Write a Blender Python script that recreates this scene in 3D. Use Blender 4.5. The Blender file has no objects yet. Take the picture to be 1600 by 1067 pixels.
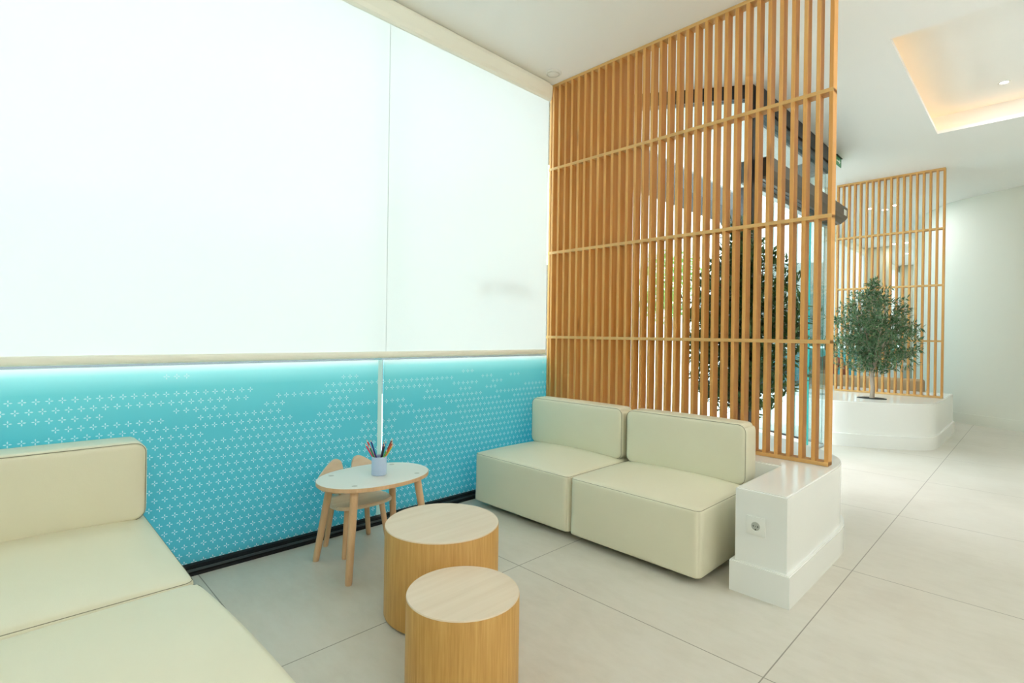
import bpy, bmesh, math, random
from mathutils import Vector, Matrix, noise
R = math.radians
PI = math.pi
S = bpy.context.scene
COL = S.collection
random.seed(7)

# ------------------------------------------------------------------ camera
F = 814.0
yaw, roll = R(45.5), R(0.82)
fw = Vector((-math.sin(yaw), math.cos(yaw), 0)); rt = Vector((math.cos(yaw), math.sin(yaw), 0)); up = Vector((0, 0, 1))
rc = rt * math.cos(roll) + up * math.sin(roll)
uc = -rt * math.sin(roll) + up * math.cos(roll)
cam = bpy.data.objects.new('camera', bpy.data.cameras.new('camera')); COL.objects.link(cam)
m = Matrix((rc, uc, -fw)).transposed().to_4x4(); m.translation = Vector((0, 0, 1.15))
cam.matrix_world = m
cam.data.sensor_width = 36; cam.data.lens = F / 1600 * 36; cam.data.shift_y = -10 / 1600
cam.data.clip_start = .02; cam.data.clip_end = 300
S.camera = cam

# ------------------------------------------------------------------ world, exposure
w = bpy.data.worlds.new('sky'); S.world = w; w.use_nodes = True
nt = w.node_tree; nt.nodes.clear()
tc = nt.nodes.new('ShaderNodeTexCoord'); nz = nt.nodes.new('ShaderNodeTexNoise')
nz.inputs['Scale'].default_value = 3.2; nz.inputs['Detail'].default_value = 3
rp = nt.nodes.new('ShaderNodeValToRGB')
rp.color_ramp.elements[0].position = .38; rp.color_ramp.elements[0].color = (.78, .88, .97, 1)
rp.color_ramp.elements[1].position = .62; rp.color_ramp.elements[1].color = (1, 1, 1, 1)
bg = nt.nodes.new('ShaderNodeBackground'); bg.inputs['Strength'].default_value = 5.0
wo = nt.nodes.new('ShaderNodeOutputWorld')
nt.links.new(tc.outputs['Generated'], nz.inputs['Vector']); nt.links.new(nz.outputs['Fac'], rp.inputs['Fac'])
nt.links.new(rp.outputs['Color'], bg.inputs['Color']); nt.links.new(bg.outputs[0], wo.inputs['Surface'])
vs = S.view_settings
vs.view_transform = 'Standard'; vs.look = 'None'; vs.gamma = 1; vs.use_curve_mapping = False; vs.exposure = 0.80
S.cycles.max_bounces = 14; S.cycles.diffuse_bounces = 8; S.cycles.transparent_max_bounces = 16
S.cycles.transmission_bounces = 8; S.cycles.glossy_bounces = 4
S.cycles.use_denoising = True; S.cycles.sample_clamp_indirect = 8; S.cycles.caustics_reflective = False; S.cycles.caustics_refractive = False

CEIL = 3.17
def arealamp(name, loc, size, power, col=(.97, .97, 1)):
    l = bpy.data.lights.new(name, 'AREA'); l.shape = 'DISK'; l.size = size; l.energy = power; l.color = col
    o = bpy.data.objects.new(name, l); COL.objects.link(o); o.location = loc
    return o

# ------------------------------------------------------------------ material helpers
def mat(name, col, rough=.5, metal=0, spec=.5, coat=0):
    mt = bpy.data.materials.new(name); mt.use_nodes = True
    b = mt.node_tree.nodes['Principled BSDF']
    b.inputs['Base Color'].default_value = (*col, 1); b.inputs['Roughness'].default_value = rough
    b.inputs['Metallic'].default_value = metal; b.inputs['Specular IOR Level'].default_value = spec
    b.inputs['Coat Weight'].default_value = coat
    return mt
class N:
    def __init__(s, mt): s.t = mt.node_tree; s.b = s.t.nodes.get('Principled BSDF')
    def new(s, k, **kw):
        n = s.t.nodes.new(k)
        for a, v in kw.items(): setattr(n, a, v)
        return n
    def link(s, a, b): s.t.links.new(a, b)
    def m(s, op, a, b=None, c=None):
        n = s.new('ShaderNodeMath', operation=op)
        for i, v in enumerate((a, b, c)):
            if v is None: continue
            if isinstance(v, (int, float)): n.inputs[i].default_value = v
            else: s.link(v, n.inputs[i])
        return n.outputs[0]
    def obj(s): return s.new('ShaderNodeTexCoord').outputs['Object']
    def xyz(s, v):
        n = s.new('ShaderNodeSeparateXYZ'); s.link(v, n.inputs[0]); return n.outputs
    def mapping(s, v, scale=(1, 1, 1), loc=None):
        n = s.new('ShaderNodeMapping'); s.link(v, n.inputs[0]); n.inputs['Scale'].default_value = scale
        if loc is not None: s.link(loc, n.inputs['Location'])
        return n.outputs[0]
    def noise(s, v, scale, detail=3, rough=.5):
        n = s.new('ShaderNodeTexNoise'); s.link(v, n.inputs['Vector']); n.inputs['Scale'].default_value = scale
        n.inputs['Detail'].default_value = detail; n.inputs['Roughness'].default_value = rough; return n.outputs['Fac']
    def ramp(s, f, *st):
        n = s.new('ShaderNodeValToRGB'); e = n.color_ramp.elements
        while len(e) < len(st): e.new(.5)
        for i, (p, c) in enumerate(st): e[i].position = p; e[i].color = (*c, 1)
        s.link(f, n.inputs[0]); return n.outputs[0]
    def mix(s, f, a, b):
        n = s.new('ShaderNodeMix', data_type='RGBA')
        for i, v in ((0, f), (6, a), (7, b)):
            if isinstance(v, (int, float)): n.inputs[i].default_value = v
            elif isinstance(v, tuple): n.inputs[i].default_value = (*v, 1)
            else: s.link(v, n.inputs[i])
        return n.outputs[2]
    def bump(s, h, strength, dist=.002):
        n = s.new('ShaderNodeBump'); n.inputs['Strength'].default_value = strength; n.inputs['Distance'].default_value = dist
        s.link(h, n.inputs['Height']); s.link(n.outputs[0], s.b.inputs['Normal'])

def wood(name, c0, c1, c2, axis='z', rough=.5, grain=1.0, vary=True, knots=False):
    mt = mat(name, c1, rough); n = N(mt); v = n.obj()
    st = {'z': (30, 30, 1.1), 'x': (1.1, 30, 30), 'y': (30, 1.1, 30)}[axis]
    st = tuple(a * grain for a in st)
    if vary:
        oi = n.new('ShaderNodeObjectInfo'); r = oi.outputs['Random']
        cb = n.new('ShaderNodeCombineXYZ'); k = n.m('MULTIPLY', r, 37.0)
        for i in range(3): n.link(k, cb.inputs[i])
        mp = n.mapping(v, st, cb.outputs[0])
        v2 = n.new('ShaderNodeVectorMath', operation='ADD'); n.link(v, v2.inputs[0]); n.link(cb.outputs[0], v2.inputs[1]); vv = v2.outputs[0]
    else: mp = n.mapping(v, st); vv = v; r = None
    f = n.noise(mp, 1.0, 6, .6)
    c = n.ramp(f, (.3, c0), (.52, c1), (.75, c2))
    g = n.noise(vv, 2.3, 2)
    c = n.mix(n.m('MULTIPLY', g, .45), c, n.mix(.5, c, c0))
    if vary:
        c = n.mix(n.m('MULTIPLY', r, .35), c, c0)
    if knots:
        vo = n.new('ShaderNodeTexVoronoi'); n.link(n.mapping(vv, (6, 6, 1.7)), vo.inputs['Vector']); vo.inputs['Scale'].default_value = 1.0
        kf = n.m('LESS_THAN', vo.outputs['Distance'], .085)
        kf2 = n.m('SUBTRACT', 1.0, n.m('MULTIPLY', vo.outputs['Distance'], 7.0)); kf2 = n.m('MAXIMUM', kf2, 0)
        c = n.mix(n.m('MULTIPLY', kf2, .75), c, (c0[0] * .35, c0[1] * .3, c0[2] * .3))
    n.link(c, n.b.inputs['Base Color']); n.bump(f, .15, .001)
    return mt

M = {}
M['slat'] = wood('pine slat wood', (.60, .28, .065), (.72, .385, .115), (.80, .50, .19), 'z', .55, 1, True, True)
M['slatx'] = wood('pine batten wood', (.60, .34, .11), (.70, .43, .16), (.76, .50, .22), 'x', .55)
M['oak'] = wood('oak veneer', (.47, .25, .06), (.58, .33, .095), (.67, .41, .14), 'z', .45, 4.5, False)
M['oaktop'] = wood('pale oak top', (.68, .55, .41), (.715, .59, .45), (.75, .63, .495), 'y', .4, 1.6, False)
M['beech'] = wood('pale beech', (.60, .37, .20), (.70, .46, .27), (.77, .54, .34), 'z', .45, 1.2, False)
M['birch'] = wood('birch seat', (.66, .50, .34), (.74, .59, .43), (.80, .67, .52), 'y', .45, .8, False)
M['tabletop'] = mat('white laminate', (.80, .78, .72), .35)
M['black'] = mat('black rubber', (.012, .013, .014), .4)
M['frame'] = mat('dark anodised metal', (.022, .022, .024), .38, .6)
M['frame2'] = mat('grey groove metal', (.09, .11, .12), .35, .7)
M['alu'] = mat('aluminium', (.55, .58, .58), .35, .8)
M['header'] = mat('bronze grey operator cover', (.12, .105, .09), .4, .5)
M['cassette'] = mat('cream powder coat', (.90, .91, .82), .4)
M['white_plastic'] = mat('white plastic', (.80, .81, .78), .3)
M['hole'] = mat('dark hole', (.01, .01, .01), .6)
M['cup'] = mat('pale blue ceramic', (.47, .59, .80), .45)
M['seam'] = mat('seam thread', (.26, .25, .17), .7)
M['soil'] = mat('dark soil', (.03, .027, .022), .95)
M['hair'] = mat('dark brown hair', (.03, .018, .012), .6)
M['skin'] = mat('skin', (.50, .30, .21), .5)
M['rust'] = mat('rust red cloth', (.36, .11, .07), .8)
M['navy'] = mat('dark navy cloth', (.035, .04, .07), .8)
M['tan'] = mat('tan upholstery', (.42, .30, .175), .8)
M['signgreen'] = mat('green sign face', (.01, .25, .09), .4)
M['signwhite'] = mat('white sign mark', (.8, .85, .8), .4)

def plaster(name, col, rough=.6):
    mt = mat(name, col, rough); n = N(mt); v = n.obj()
    f = n.noise(v, 1.3, 3)
    n.link(n.mix(n.m('MULTIPLY', f, .25), col, tuple(c * .94 for c in col)), n.b.inputs['Base Color'])
    n.bump(n.noise(v, 60, 3), .05, .001); return mt
M['ceil'] = plaster('ceiling paint', (.91, .915, .90))
M['wall'] = plaster('pale green wall paint', (.76, .79, .72))
M['gloss'] = plaster('white lacquered plaster', (.84, .85, .83), .18)
M['pillar'] = plaster('olive grey pillar paint', (.42, .42, .32))

def leather():
    mt = mat('cream leather', (.69, .67, .50), .42, spec=.4); n = N(mt); v = n.obj()
    f = n.noise(v, 260, 2); g = n.noise(v, 5, 3)
    n.link(n.mix(n.m('MULTIPLY', g, .5), (.76, .73, .575), (.70, .67, .51)), n.b.inputs['Base Color'])
    h = n.m('ADD', n.m('MULTIPLY', f, .12), n.m('MULTIPLY', n.noise(v, 9, 3), 1.6))
    n.bump(h, .30, .004); return mt
M['leather'] = leather()

def tiles():
    mt = mat('pale stone tiles', (.6, .58, .53), .33, spec=.45); n = N(mt); v = n.obj(); x, y, z = n.xyz(v)
    T = 1.168; TY = 1.182
    fx = n.m('ABSOLUTE', n.m('SUBTRACT', n.m('FRACT', n.m('ADD', n.m('DIVIDE', n.m('ADD', x, .652), T), .5)), .5))
    fy = n.m('ABSOLUTE', n.m('SUBTRACT', n.m('FRACT', n.m('ADD', n.m('DIVIDE', n.m('SUBTRACT', y, 1.860), TY), .5)), .5))
    d = n.m('MULTIPLY', n.m('MINIMUM', fx, fy), T)
    line = n.m('LESS_THAN', d, .0022)
    cx = n.m('FLOOR', n.m('ADD', n.m('DIVIDE', n.m('ADD', x, .652), T), 0)); cy = n.m('FLOOR', n.m('DIVIDE', n.m('SUBTRACT', y, 1.860), TY))
    cb = n.new('ShaderNodeCombineXYZ'); n.link(cx, cb.inputs[0]); n.link(cy, cb.inputs[1])
    wn = n.new('ShaderNodeTexWhiteNoise'); n.link(cb.outputs[0], wn.inputs['Vector'])
    big = n.noise(v, 1.6, 5, .6); fine = n.noise(n.mapping(v, (6, 14, 6)), 1.6, 6, .7)
    f = n.m('ADD', n.m('MULTIPLY', big, .6), n.m('MULTIPLY', fine, .4))
    c = n.ramp(f, (.32, (.56, .525, .455)), (.52, (.63, .60, .53)), (.72, (.68, .65, .59)))
    c = n.mix(n.m('MULTIPLY', wn.outputs['Value'], .12), c, (.55, .53, .47))
    c = n.mix(line, c, (.27, .25, .21))
    n.link(c, n.b.inputs['Base Color'])
    rr = n.m('ADD', .27, n.m('MULTIPLY', fine, .16)); n.link(rr, n.b.inputs['Roughness'])
    n.bump(n.m('SUBTRACT', 1.0, line), .3, .001); return mt
M['tiles'] = tiles()

def fabric_blind():
    mt = bpy.data.materials.new('screen blind fabric'); mt.use_nodes = True; n = N(mt); t = mt.node_tree; t.nodes.clear()
    d = n.new('ShaderNodeBsdfDiffuse'); d.inputs[0].default_value = (.84, .85, .85, 1)
    tr = n.new('ShaderNodeBsdfTranslucent'); tr.inputs[0].default_value = (.93, .955, .945, 1)
    tp = n.new('ShaderNodeBsdfTransparent')
    a = n.new('ShaderNodeMixShader'); a.inputs[0].default_value = BL_TR
    n.link(d.outputs[0], a.inputs[1]); n.link(tr.outputs[0], a.inputs[2])
    b = n.new('ShaderNodeMixShader'); b.inputs[0].default_value = .07
    n.link(a.outputs[0], b.inputs[1]); n.link(tp.outputs[0], b.inputs[2])
    o = n.new('ShaderNodeOutputMaterial'); n.link(b.outputs[0], o.inputs[0]); return mt
BL_TR = .40
M['blind'] = fabric_blind()

def film():
    mt = bpy.data.materials.new('printed blue window film'); mt.use_nodes = True; n = N(mt); t = mt.node_tree; t.nodes.clear()
    v = n.obj(); x, y, z = n.xyz(v); p = .0403
    zr = n.m('DIVIDE', n.m('SUBTRACT', z, .855), p); row = n.m('ROUND', zr); fv = n.m('ABSOLUTE', n.m('SUBTRACT', zr, row))
    off = n.m('MULTIPLY', n.m('ABSOLUTE', n.m('MODULO', row, 2.0)), .5)
    u = n.m('SUBTRACT', n.m('DIVIDE', n.m('SUBTRACT', y, .0245), p), off); colm = n.m('ROUND', u); fu = n.m('ABSOLUTE', n.m('SUBTRACT', u, colm))
    def arm(a, b):
        q = n.m('DIVIDE', n.m('SUBTRACT', b, .19), .14)
        th = n.m('MULTIPLY', n.m('SUBTRACT', 1.0, n.m('MULTIPLY', q, q)), .055)
        return n.m('LESS_THAN', a, th)
    star = n.m('MAXIMUM', arm(fv, fu), arm(fu, fv))
    cb = n.new('ShaderNodeCombineXYZ')
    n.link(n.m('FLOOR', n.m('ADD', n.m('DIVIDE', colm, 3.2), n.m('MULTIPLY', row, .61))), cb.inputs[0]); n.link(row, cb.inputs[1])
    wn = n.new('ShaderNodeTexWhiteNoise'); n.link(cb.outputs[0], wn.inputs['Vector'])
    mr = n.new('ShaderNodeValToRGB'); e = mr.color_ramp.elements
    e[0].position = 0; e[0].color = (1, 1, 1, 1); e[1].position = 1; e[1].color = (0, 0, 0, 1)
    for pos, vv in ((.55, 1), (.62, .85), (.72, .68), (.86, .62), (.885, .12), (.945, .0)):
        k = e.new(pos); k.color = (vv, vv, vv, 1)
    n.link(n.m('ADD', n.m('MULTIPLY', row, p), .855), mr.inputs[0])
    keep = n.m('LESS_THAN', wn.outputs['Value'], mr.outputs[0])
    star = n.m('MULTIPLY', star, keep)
    base = n.ramp(z, (.0, (.12, .52, .62)), (.35, (.14, .57, .66)), (.70, (.17, .62, .69)), (.88, (.26, .72, .76)), (.95, (.50, .90, .92)), (.985, (.95, 1, 1)))  # printed fade to pale blue; white top stops paint in the daylight glow
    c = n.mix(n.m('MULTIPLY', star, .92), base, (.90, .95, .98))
    d = n.new('ShaderNodeBsdfDiffuse'); n.link(c, d.inputs[0])
    tr = n.new('ShaderNodeBsdfTranslucent'); n.link(c, tr.inputs[0])
    a = n.new('ShaderNodeMixShader'); a.inputs[0].default_value = .40
    n.link(d.outputs[0], a.inputs[1]); n.link(tr.outputs[0], a.inputs[2])
    g = n.new('ShaderNodeBsdfGlossy'); g.inputs['Roughness'].default_value = .08; g.inputs[0].default_value = (.9, .95, 1, 1)
    fr = n.new('ShaderNodeFresnel'); fr.inputs[0].default_value = 1.35
    b = n.new('ShaderNodeMixShader'); n.link(n.m('MULTIPLY', fr.outputs[0], .6), b.inputs[0]); n.link(a.outputs[0], b.inputs[1]); n.link(g.outputs[0], b.inputs[2])
    o = n.new('ShaderNodeOutputMaterial'); n.link(b.outputs[0], o.inputs[0]); return mt
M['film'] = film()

def glass(name='clear glass', tint=(.86, .93, .92)):
    mt = bpy.data.materials.new(name); mt.use_nodes = True; n = N(mt); mt.node_tree.nodes.clear()
    tp = n.new('ShaderNodeBsdfTransparent'); tp.inputs[0].default_value = (*tint, 1)
    g = n.new('ShaderNodeBsdfGlossy'); g.inputs['Roughness'].default_value = .01
    fr = n.new('ShaderNodeFresnel'); fr.inputs[0].default_value = 1.45
    b = n.new('ShaderNodeMixShader'); n.link(n.m('MINIMUM', fr.outputs[0], .35), b.inputs[0]); n.link(tp.outputs[0], b.inputs[1]); n.link(g.outputs[0], b.inputs[2])
    o = n.new('ShaderNodeOutputMaterial'); n.link(b.outputs[0], o.inputs[0]); return mt
M['glass'] = glass()
M['edge'] = mat('green glass edge', (.03, .33, .31), .2)
M['frost'] = glass('frosted joint', (.80, .97, .97))
M['strip'] = mat('pale fin reflection', (.55, .86, .88), .3)  # colour stands for light reflected off the glass fin
M['fabricseam'] = mat('blind weld seam', (.62, .66, .66), .6)

def leafmat(name, c0, c1):
    mt = mat(name, c0, .45); n = N(mt); v = n.obj()
    n.link(n.mix(n.ramp(n.noise(v, 30, 2), (.35, (0, 0, 0)), (.65, (1, 1, 1))), c0, c1), n.b.inputs['Base Color'])
    n.b.inputs['Transmission Weight'].default_value = 0; return mt
M['leaf'] = leafmat('olive leaves', (.035, .10, .04), (.15, .26, .12))
M['leaf2'] = leafmat('darker olive leaves', (.03, .085, .025), (.08, .17, .05))
M['leaf3'] = leafmat('street tree leaves', (.12, .30, .05), (.25, .45, .10))
M['bark'] = wood('pale bark', (.20, .13, .09), (.42, .33, .26), (.56, .47, .39), 'z', .8, .8, False)
M['bark2'] = wood('brown bark', (.10, .05, .03), (.20, .11, .07), (.30, .19, .13), 'z', .8, .8, False)

def emis(name, col, st):
    mt = bpy.data.materials.new(name); mt.use_nodes = True; n = N(mt); mt.node_tree.nodes.clear()
    e = n.new('ShaderNodeEmission'); e.inputs[0].default_value = (*col, 1); e.inputs[1].default_value = st
    o = n.new('ShaderNodeOutputMaterial'); n.link(e.outputs[0], o.inputs[0]); return mt
M['lamp'] = emis('lamp lens glow', (1, .95, .86), 9)
M['globe'] = emis('fill globe glow', (1, .97, .93), 42)  # light of the added, out-of-view fill globes
M['cove'] = emis('warm led strip', (1, .48, .09), 1.8)

# ------------------------------------------------------------------ mesh helpers
def box(bm, x0, x1, y0, y1, z0, z1, bev=0, seg=2):
    r = bmesh.ops.create_cube(bm, size=1)
    vsx = r['verts']
    for v in vsx:
        v.co = Vector((x0 + (v.co.x + .5) * (x1 - x0), y0 + (v.co.y + .5) * (y1 - y0), z0 + (v.co.z + .5) * (z1 - z0)))
    if bev:
        es = list({e for v in vsx for e in v.link_edges})
        bmesh.ops.bevel(bm, geom=es, offset=bev, segments=seg, affect='EDGES', profile=.5)
    return bm
def tube(bm, pts, rad, seg=10, closed=False, cap=True):
    pts = [Vector(p) for p in pts]; n = len(pts); rings = []
    prev = None
    for i, p in enumerate(pts):
        if closed: t = (pts[(i + 1) % n] - pts[i - 1]).normalized()
        else: t = (pts[min(i + 1, n - 1)] - pts[max(i - 1, 0)]).normalized()
        if prev is None:
            a = Vector((0, 0, 1)) if abs(t.z) < .9 else Vector((1, 0, 0))
            u = t.cross(a).normalized()
        else:
            u = (prev - t * prev.dot(t)).normalized()
        prev = u; v = t.cross(u)
        r = rad[i] if isinstance(rad, (list, tuple)) else rad
        rings.append([bm.verts.new(p + (u * math.cos(2 * PI * k / seg) + v * math.sin(2 * PI * k / seg)) * r) for k in range(seg)])
    for i in range(n if closed else n - 1):
        a, b = rings[i], rings[(i + 1) % n]
        for k in range(seg): bm.faces.new((a[k], a[(k + 1) % seg], b[(k + 1) % seg], b[k]))
    if cap and not closed:
        bm.faces.new(rings[0][::-1]); bm.faces.new(rings[-1])
    return bm
def lathe(bm, prof, seg=48, c=(0, 0), sx=1, sy=1):
    rings = []
    for r, z in prof:
        if r < 1e-6: rings.append([bm.verts.new((c[0], c[1], z))])
        else: rings.append([bm.verts.new((c[0] + sx * r * math.cos(2 * PI * k / seg), c[1] + sy * r * math.sin(2 * PI * k / seg), z)) for k in range(seg)])
    for a, b in zip(rings, rings[1:]):
        if len(a) == 1 and len(b) == 1: continue
        for k in range(seg):
            k2 = (k + 1) % seg
            if len(a) == 1: bm.faces.new((a[0], b[k2], b[k]))
            elif len(b) == 1: bm.faces.new((a[k], a[k2], b[0]))
            else: bm.faces.new((a[k], a[k2], b[k2], b[k]))
    bmesh.ops.recalc_face_normals(bm, faces=bm.faces)
    return bm
def prism(bm, pts, z0, z1, bev=0):
    a = [bm.verts.new((x, y, z0)) for x, y in pts]; b = [bm.verts.new((x, y, z1)) for x, y in pts]
    n = len(pts)
    bm.faces.new(a[::-1]); ftop = bm.faces.new(b)
    for i in range(n): bm.faces.new((a[i], a[(i + 1) % n], b[(i + 1) % n], b[i]))
    bmesh.ops.recalc_face_normals(bm, faces=bm.faces)
    if bev: bmesh.ops.bevel(bm, geom=list(ftop.edges), offset=bev, segments=3, affect='EDGES')
    return bm
def prism_axis(bm, prof, y0, y1):
    """profile in x,z swept along y"""
    a = [bm.verts.new((x, y0, z)) for x, z in prof]; b = [bm.verts.new((x, y1, z)) for x, z in prof]; n = len(prof)
    bm.faces.new(a); bm.faces.new(b[::-1])
    for i in range(n): bm.faces.new((a[i], b[i], b[(i + 1) % n], a[(i + 1) % n]))
    bmesh.ops.recalc_face_normals(bm, faces=bm.faces); return bm
def obj(name, bm, m_, parent=None, smooth=False, angle=35):
    me = bpy.data.meshes.new(name); bm.to_mesh(me); bm.free()
    ms = m_ if isinstance(m_, (list, tuple)) else [m_]
    for x in ms: me.materials.append(x)
    if smooth:
        for p in me.polygons: p.use_smooth = True
        me.set_sharp_from_angle(angle=R(angle))
    o = bpy.data.objects.new(name, me); COL.objects.link(o)
    if parent: o.parent = parent
    return o
def tag(o, label, cat, group=None, kind=None):
    o['label'] = label; o['category'] = cat
    if group: o['group'] = group
    if kind: o['kind'] = kind
    return o
def thing(name, label, cat, loc=(0, 0, 0), rz=0, group=None):
    o = bpy.data.objects.new(name, None); COL.objects.link(o); o.location = loc; o.rotation_euler.z = rz
    o.empty_display_size = .1
    return tag(o, label, cat, group)
def struct(name, bm, m_, parent=None, smooth=False):
    o = obj(name, bm, m_, parent, smooth)
    if parent is None: o['kind'] = 'structure'
    return o
B = bmesh.new

def soft_box(x0, x1, y0, y1, z0, z1, r=.03, n=22, crown=None, side=0, rc=0, plane='xz'):
    """cushion: rounded box with bulging faces. crown = (top, front)."""
    bm = B(); bmesh.ops.create_cube(bm, size=2)
    bmesh.ops.subdivide_edges(bm, edges=bm.edges, cuts=n - 1, use_grid_fill=True)
    hx, hy, hz = (x1 - x0) / 2, (y1 - y0) / 2, (z1 - z0) / 2
    cx, cy, cz = (x0 + x1) / 2, (y0 + y1) / 2, (z0 + z1) / 2
    def warp(t): # crowd vertices toward the edges
        return math.copysign(1 - (1 - abs(t)) ** 1.6, t)
    for v in bm.verts:
        u = Vector((warp(v.co.x), warp(v.co.y), warp(v.co.z)))
        p = Vector((u.x * hx, u.y * hy, u.z * hz))
        q = Vector((max(-hx + r, min(hx - r, p.x)), max(-hy + r, min(hy - r, p.y)), max(-hz + r, min(hz - r, p.z))))
        d = p - q
        if d.length > 1e-9: p = q + d.normalized() * r
        if rc:
            A, Bx = (0, 2) if plane == 'xz' else (0, 1); H = (hx, hy, hz)
            qa, qb = math.copysign(H[A] - rc, p[A]), math.copysign(H[Bx] - rc, p[Bx]); da, db = p[A] - qa, p[Bx] - qb
            if abs(p[A]) > H[A] - rc and abs(p[Bx]) > H[Bx] - rc:
                k = max(abs(da), abs(db)) / max(math.hypot(da, db), 1e-9); p[A] = qa + da * k; p[Bx] = qb + db * k
        fx, fy, fz = 1 - u.x ** 2, 1 - u.y ** 2, 1 - u.z ** 2
        ct, cs = crown or (0, 0)
        if v.co.z > .999: p.z += ct * (fx * fy) ** .6
        if abs(v.co.y) > .999: p.y += math.copysign(cs * (fx * fz) ** .6, v.co.y)
        if side > .01: p.x += u.x * side * max(fy, 0) ** .8
        elif abs(v.co.x) > .999: p.x += math.copysign(side * (fy * fz) ** .6, v.co.x)
        p += Vector((cx, cy, cz))
        v.co = p
    return bm
def rrect(a0, a1, b0, b1, r, n=6):
    pts = []
    for (ca, cb, s) in ((a1 - r, b1 - r, 0), (a0 + r, b1 - r, 90), (a0 + r, b0 + r, 180), (a1 - r, b0 + r, 270)):
        for k in range(n + 1):
            t = R(s + 90 * k / n); pts.append((ca + r * math.cos(t), cb + r * math.sin(t)))
    return pts

# ------------------------------------------------------------------ setting: floor, ceiling, walls
X0 = -2.82
bm = B(); box(bm, -2.95, 5, -3.5, 24, -.12, 0); struct('floor', bm, M['tiles'])
# ceiling with the square recess (x -.73..1.9, y 4.22..6.48)
rx0, rx1, ry0, ry1 = -.735, 1.9, 4.24, 6.50
bm = B()
for (a, b, c, d) in ((-3.0, rx0, -3.5, 24), (rx1, 5, -3.5, 24), (rx0, rx1, -3.5, ry0), (rx0, rx1, ry1, 24)):
    box(bm, a, b, c, d, CEIL, CEIL + .03)
g_ = .13; top = CEIL + .21
box(bm, rx0 - g_ - .02, rx1 + g_ + .02, ry0 - g_ - .02, ry1 + g_ + .02, top, top + .03)
for (a, b, c, d) in ((rx0 - g_ - .02, rx0 - g_, ry0 - g_, ry1 + g_), (rx1 + g_, rx1 + g_ + .02, ry0 - g_, ry1 + g_),
                     (rx0 - g_, rx1 + g_, ry0 - g_ - .02, ry0 - g_), (rx0 - g_, rx1 + g_, ry1 + g_, ry1 + g_ + .02)):
    box(bm, a, b, c, d, CEIL + .03, top)
box(bm, -3.0, 5, -3.5, 24, CEIL + .30, CEIL + .36)
struct('ceiling', bm, M['ceil'])
bm = B(); zc = CEIL + .032
box(bm, rx0 - g_ + .01, rx0 - g_ + .035, ry0 - .1, ry1 + .1, zc, zc + .012)
box(bm, rx0 - .1, rx1 + .1, ry1 + g_ - .035, ry1 + g_ - .01, zc, zc + .012)
t = obj('led_strip', bm, M['cove']); tag(t, 'warm glowing light strip hidden in the square ceiling recess', 'light strip')
# curved wall at the right
pts = [(-1.75, 13.0), (-1.62, 11.6), (-1.40, 10.7), (-1.15, 10.15), (-.93, 9.83), (-.67, 9.64), (-.33, 9.45), (-.15, 9.38), (.3, 9.27), (1.2, 9.2), (5, 9.2)]
def cr(p, n=6):
    out = []
    for i in range(len(p) - 1):
        a = p[max(i - 1, 0)]; b = p[i]; c = p[i + 1]; d = p[min(i + 2, len(p) - 1)]
        for k in range(n):
            t = k / n
            out.append(tuple(.5 * ((2 * b[j]) + (-a[j] + c[j]) * t + (2 * a[j] - 5 * b[j] + 4 * c[j] - d[j]) * t * t + (-a[j] + 3 * b[j] - 3 * c[j] + d[j]) * t ** 3) for j in range(len(b))))
    out.append(tuple(p[-1])); return out
cw = cr(pts, 5)
def ribbon(bm, path, off0, off1, z0, z1):
    L = []
    for i, p in enumerate(path):
        a = Vector(path[max(i - 1, 0)]); b = Vector(path[min(i + 1, len(path) - 1)]); t = (b - a).normalized(); nrm = Vector((t.y, -t.x))
        P = Vector(p); L.append((P + nrm * off0, P + nrm * off1))
    V = [[bm.verts.new((q.x, q.y, z)) for q in pr for z in (z0, z1)] for pr in L]
    for a, b in zip(V, V[1:]):
        for i, j in ((0, 1), (1, 3), (3, 2), (2, 0)): bm.faces.new((a[i], a[j], b[j], b[i]))
    bm.faces.new([V[0][k] for k in (0, 1, 3, 2)]); bm.faces.new([V[-1][k] for k in (2, 3, 1, 0)])
    bmesh.ops.recalc_face_normals(bm, faces=bm.faces)
bm = B(); ribbon(bm, cw, 0, -.15, 0, CEIL); struct('wall_right', bm, M['wall'], smooth=True)
bm = B(); ribbon(bm, cw, .014, 0, 0, .14); struct('baseboard_right', bm, M['wall'], smooth=True)
bm = B(); box(bm, 4.9, 5, -3.5, 9.2, 0, CEIL); struct('wall_side', bm, M['wall'])
bm = B(); box(bm, -2.95, 5, -3.6, -3.5, 0, CEIL); struct('wall_back', bm, M['wall'])
bm = B(); box(bm, -2.95, -1.75, 23.9, 24, 0, CEIL); box(bm, -1.75, -1.6, 13, 24, 0, CEIL); struct('wall_far', bm, M['wall'])

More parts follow.
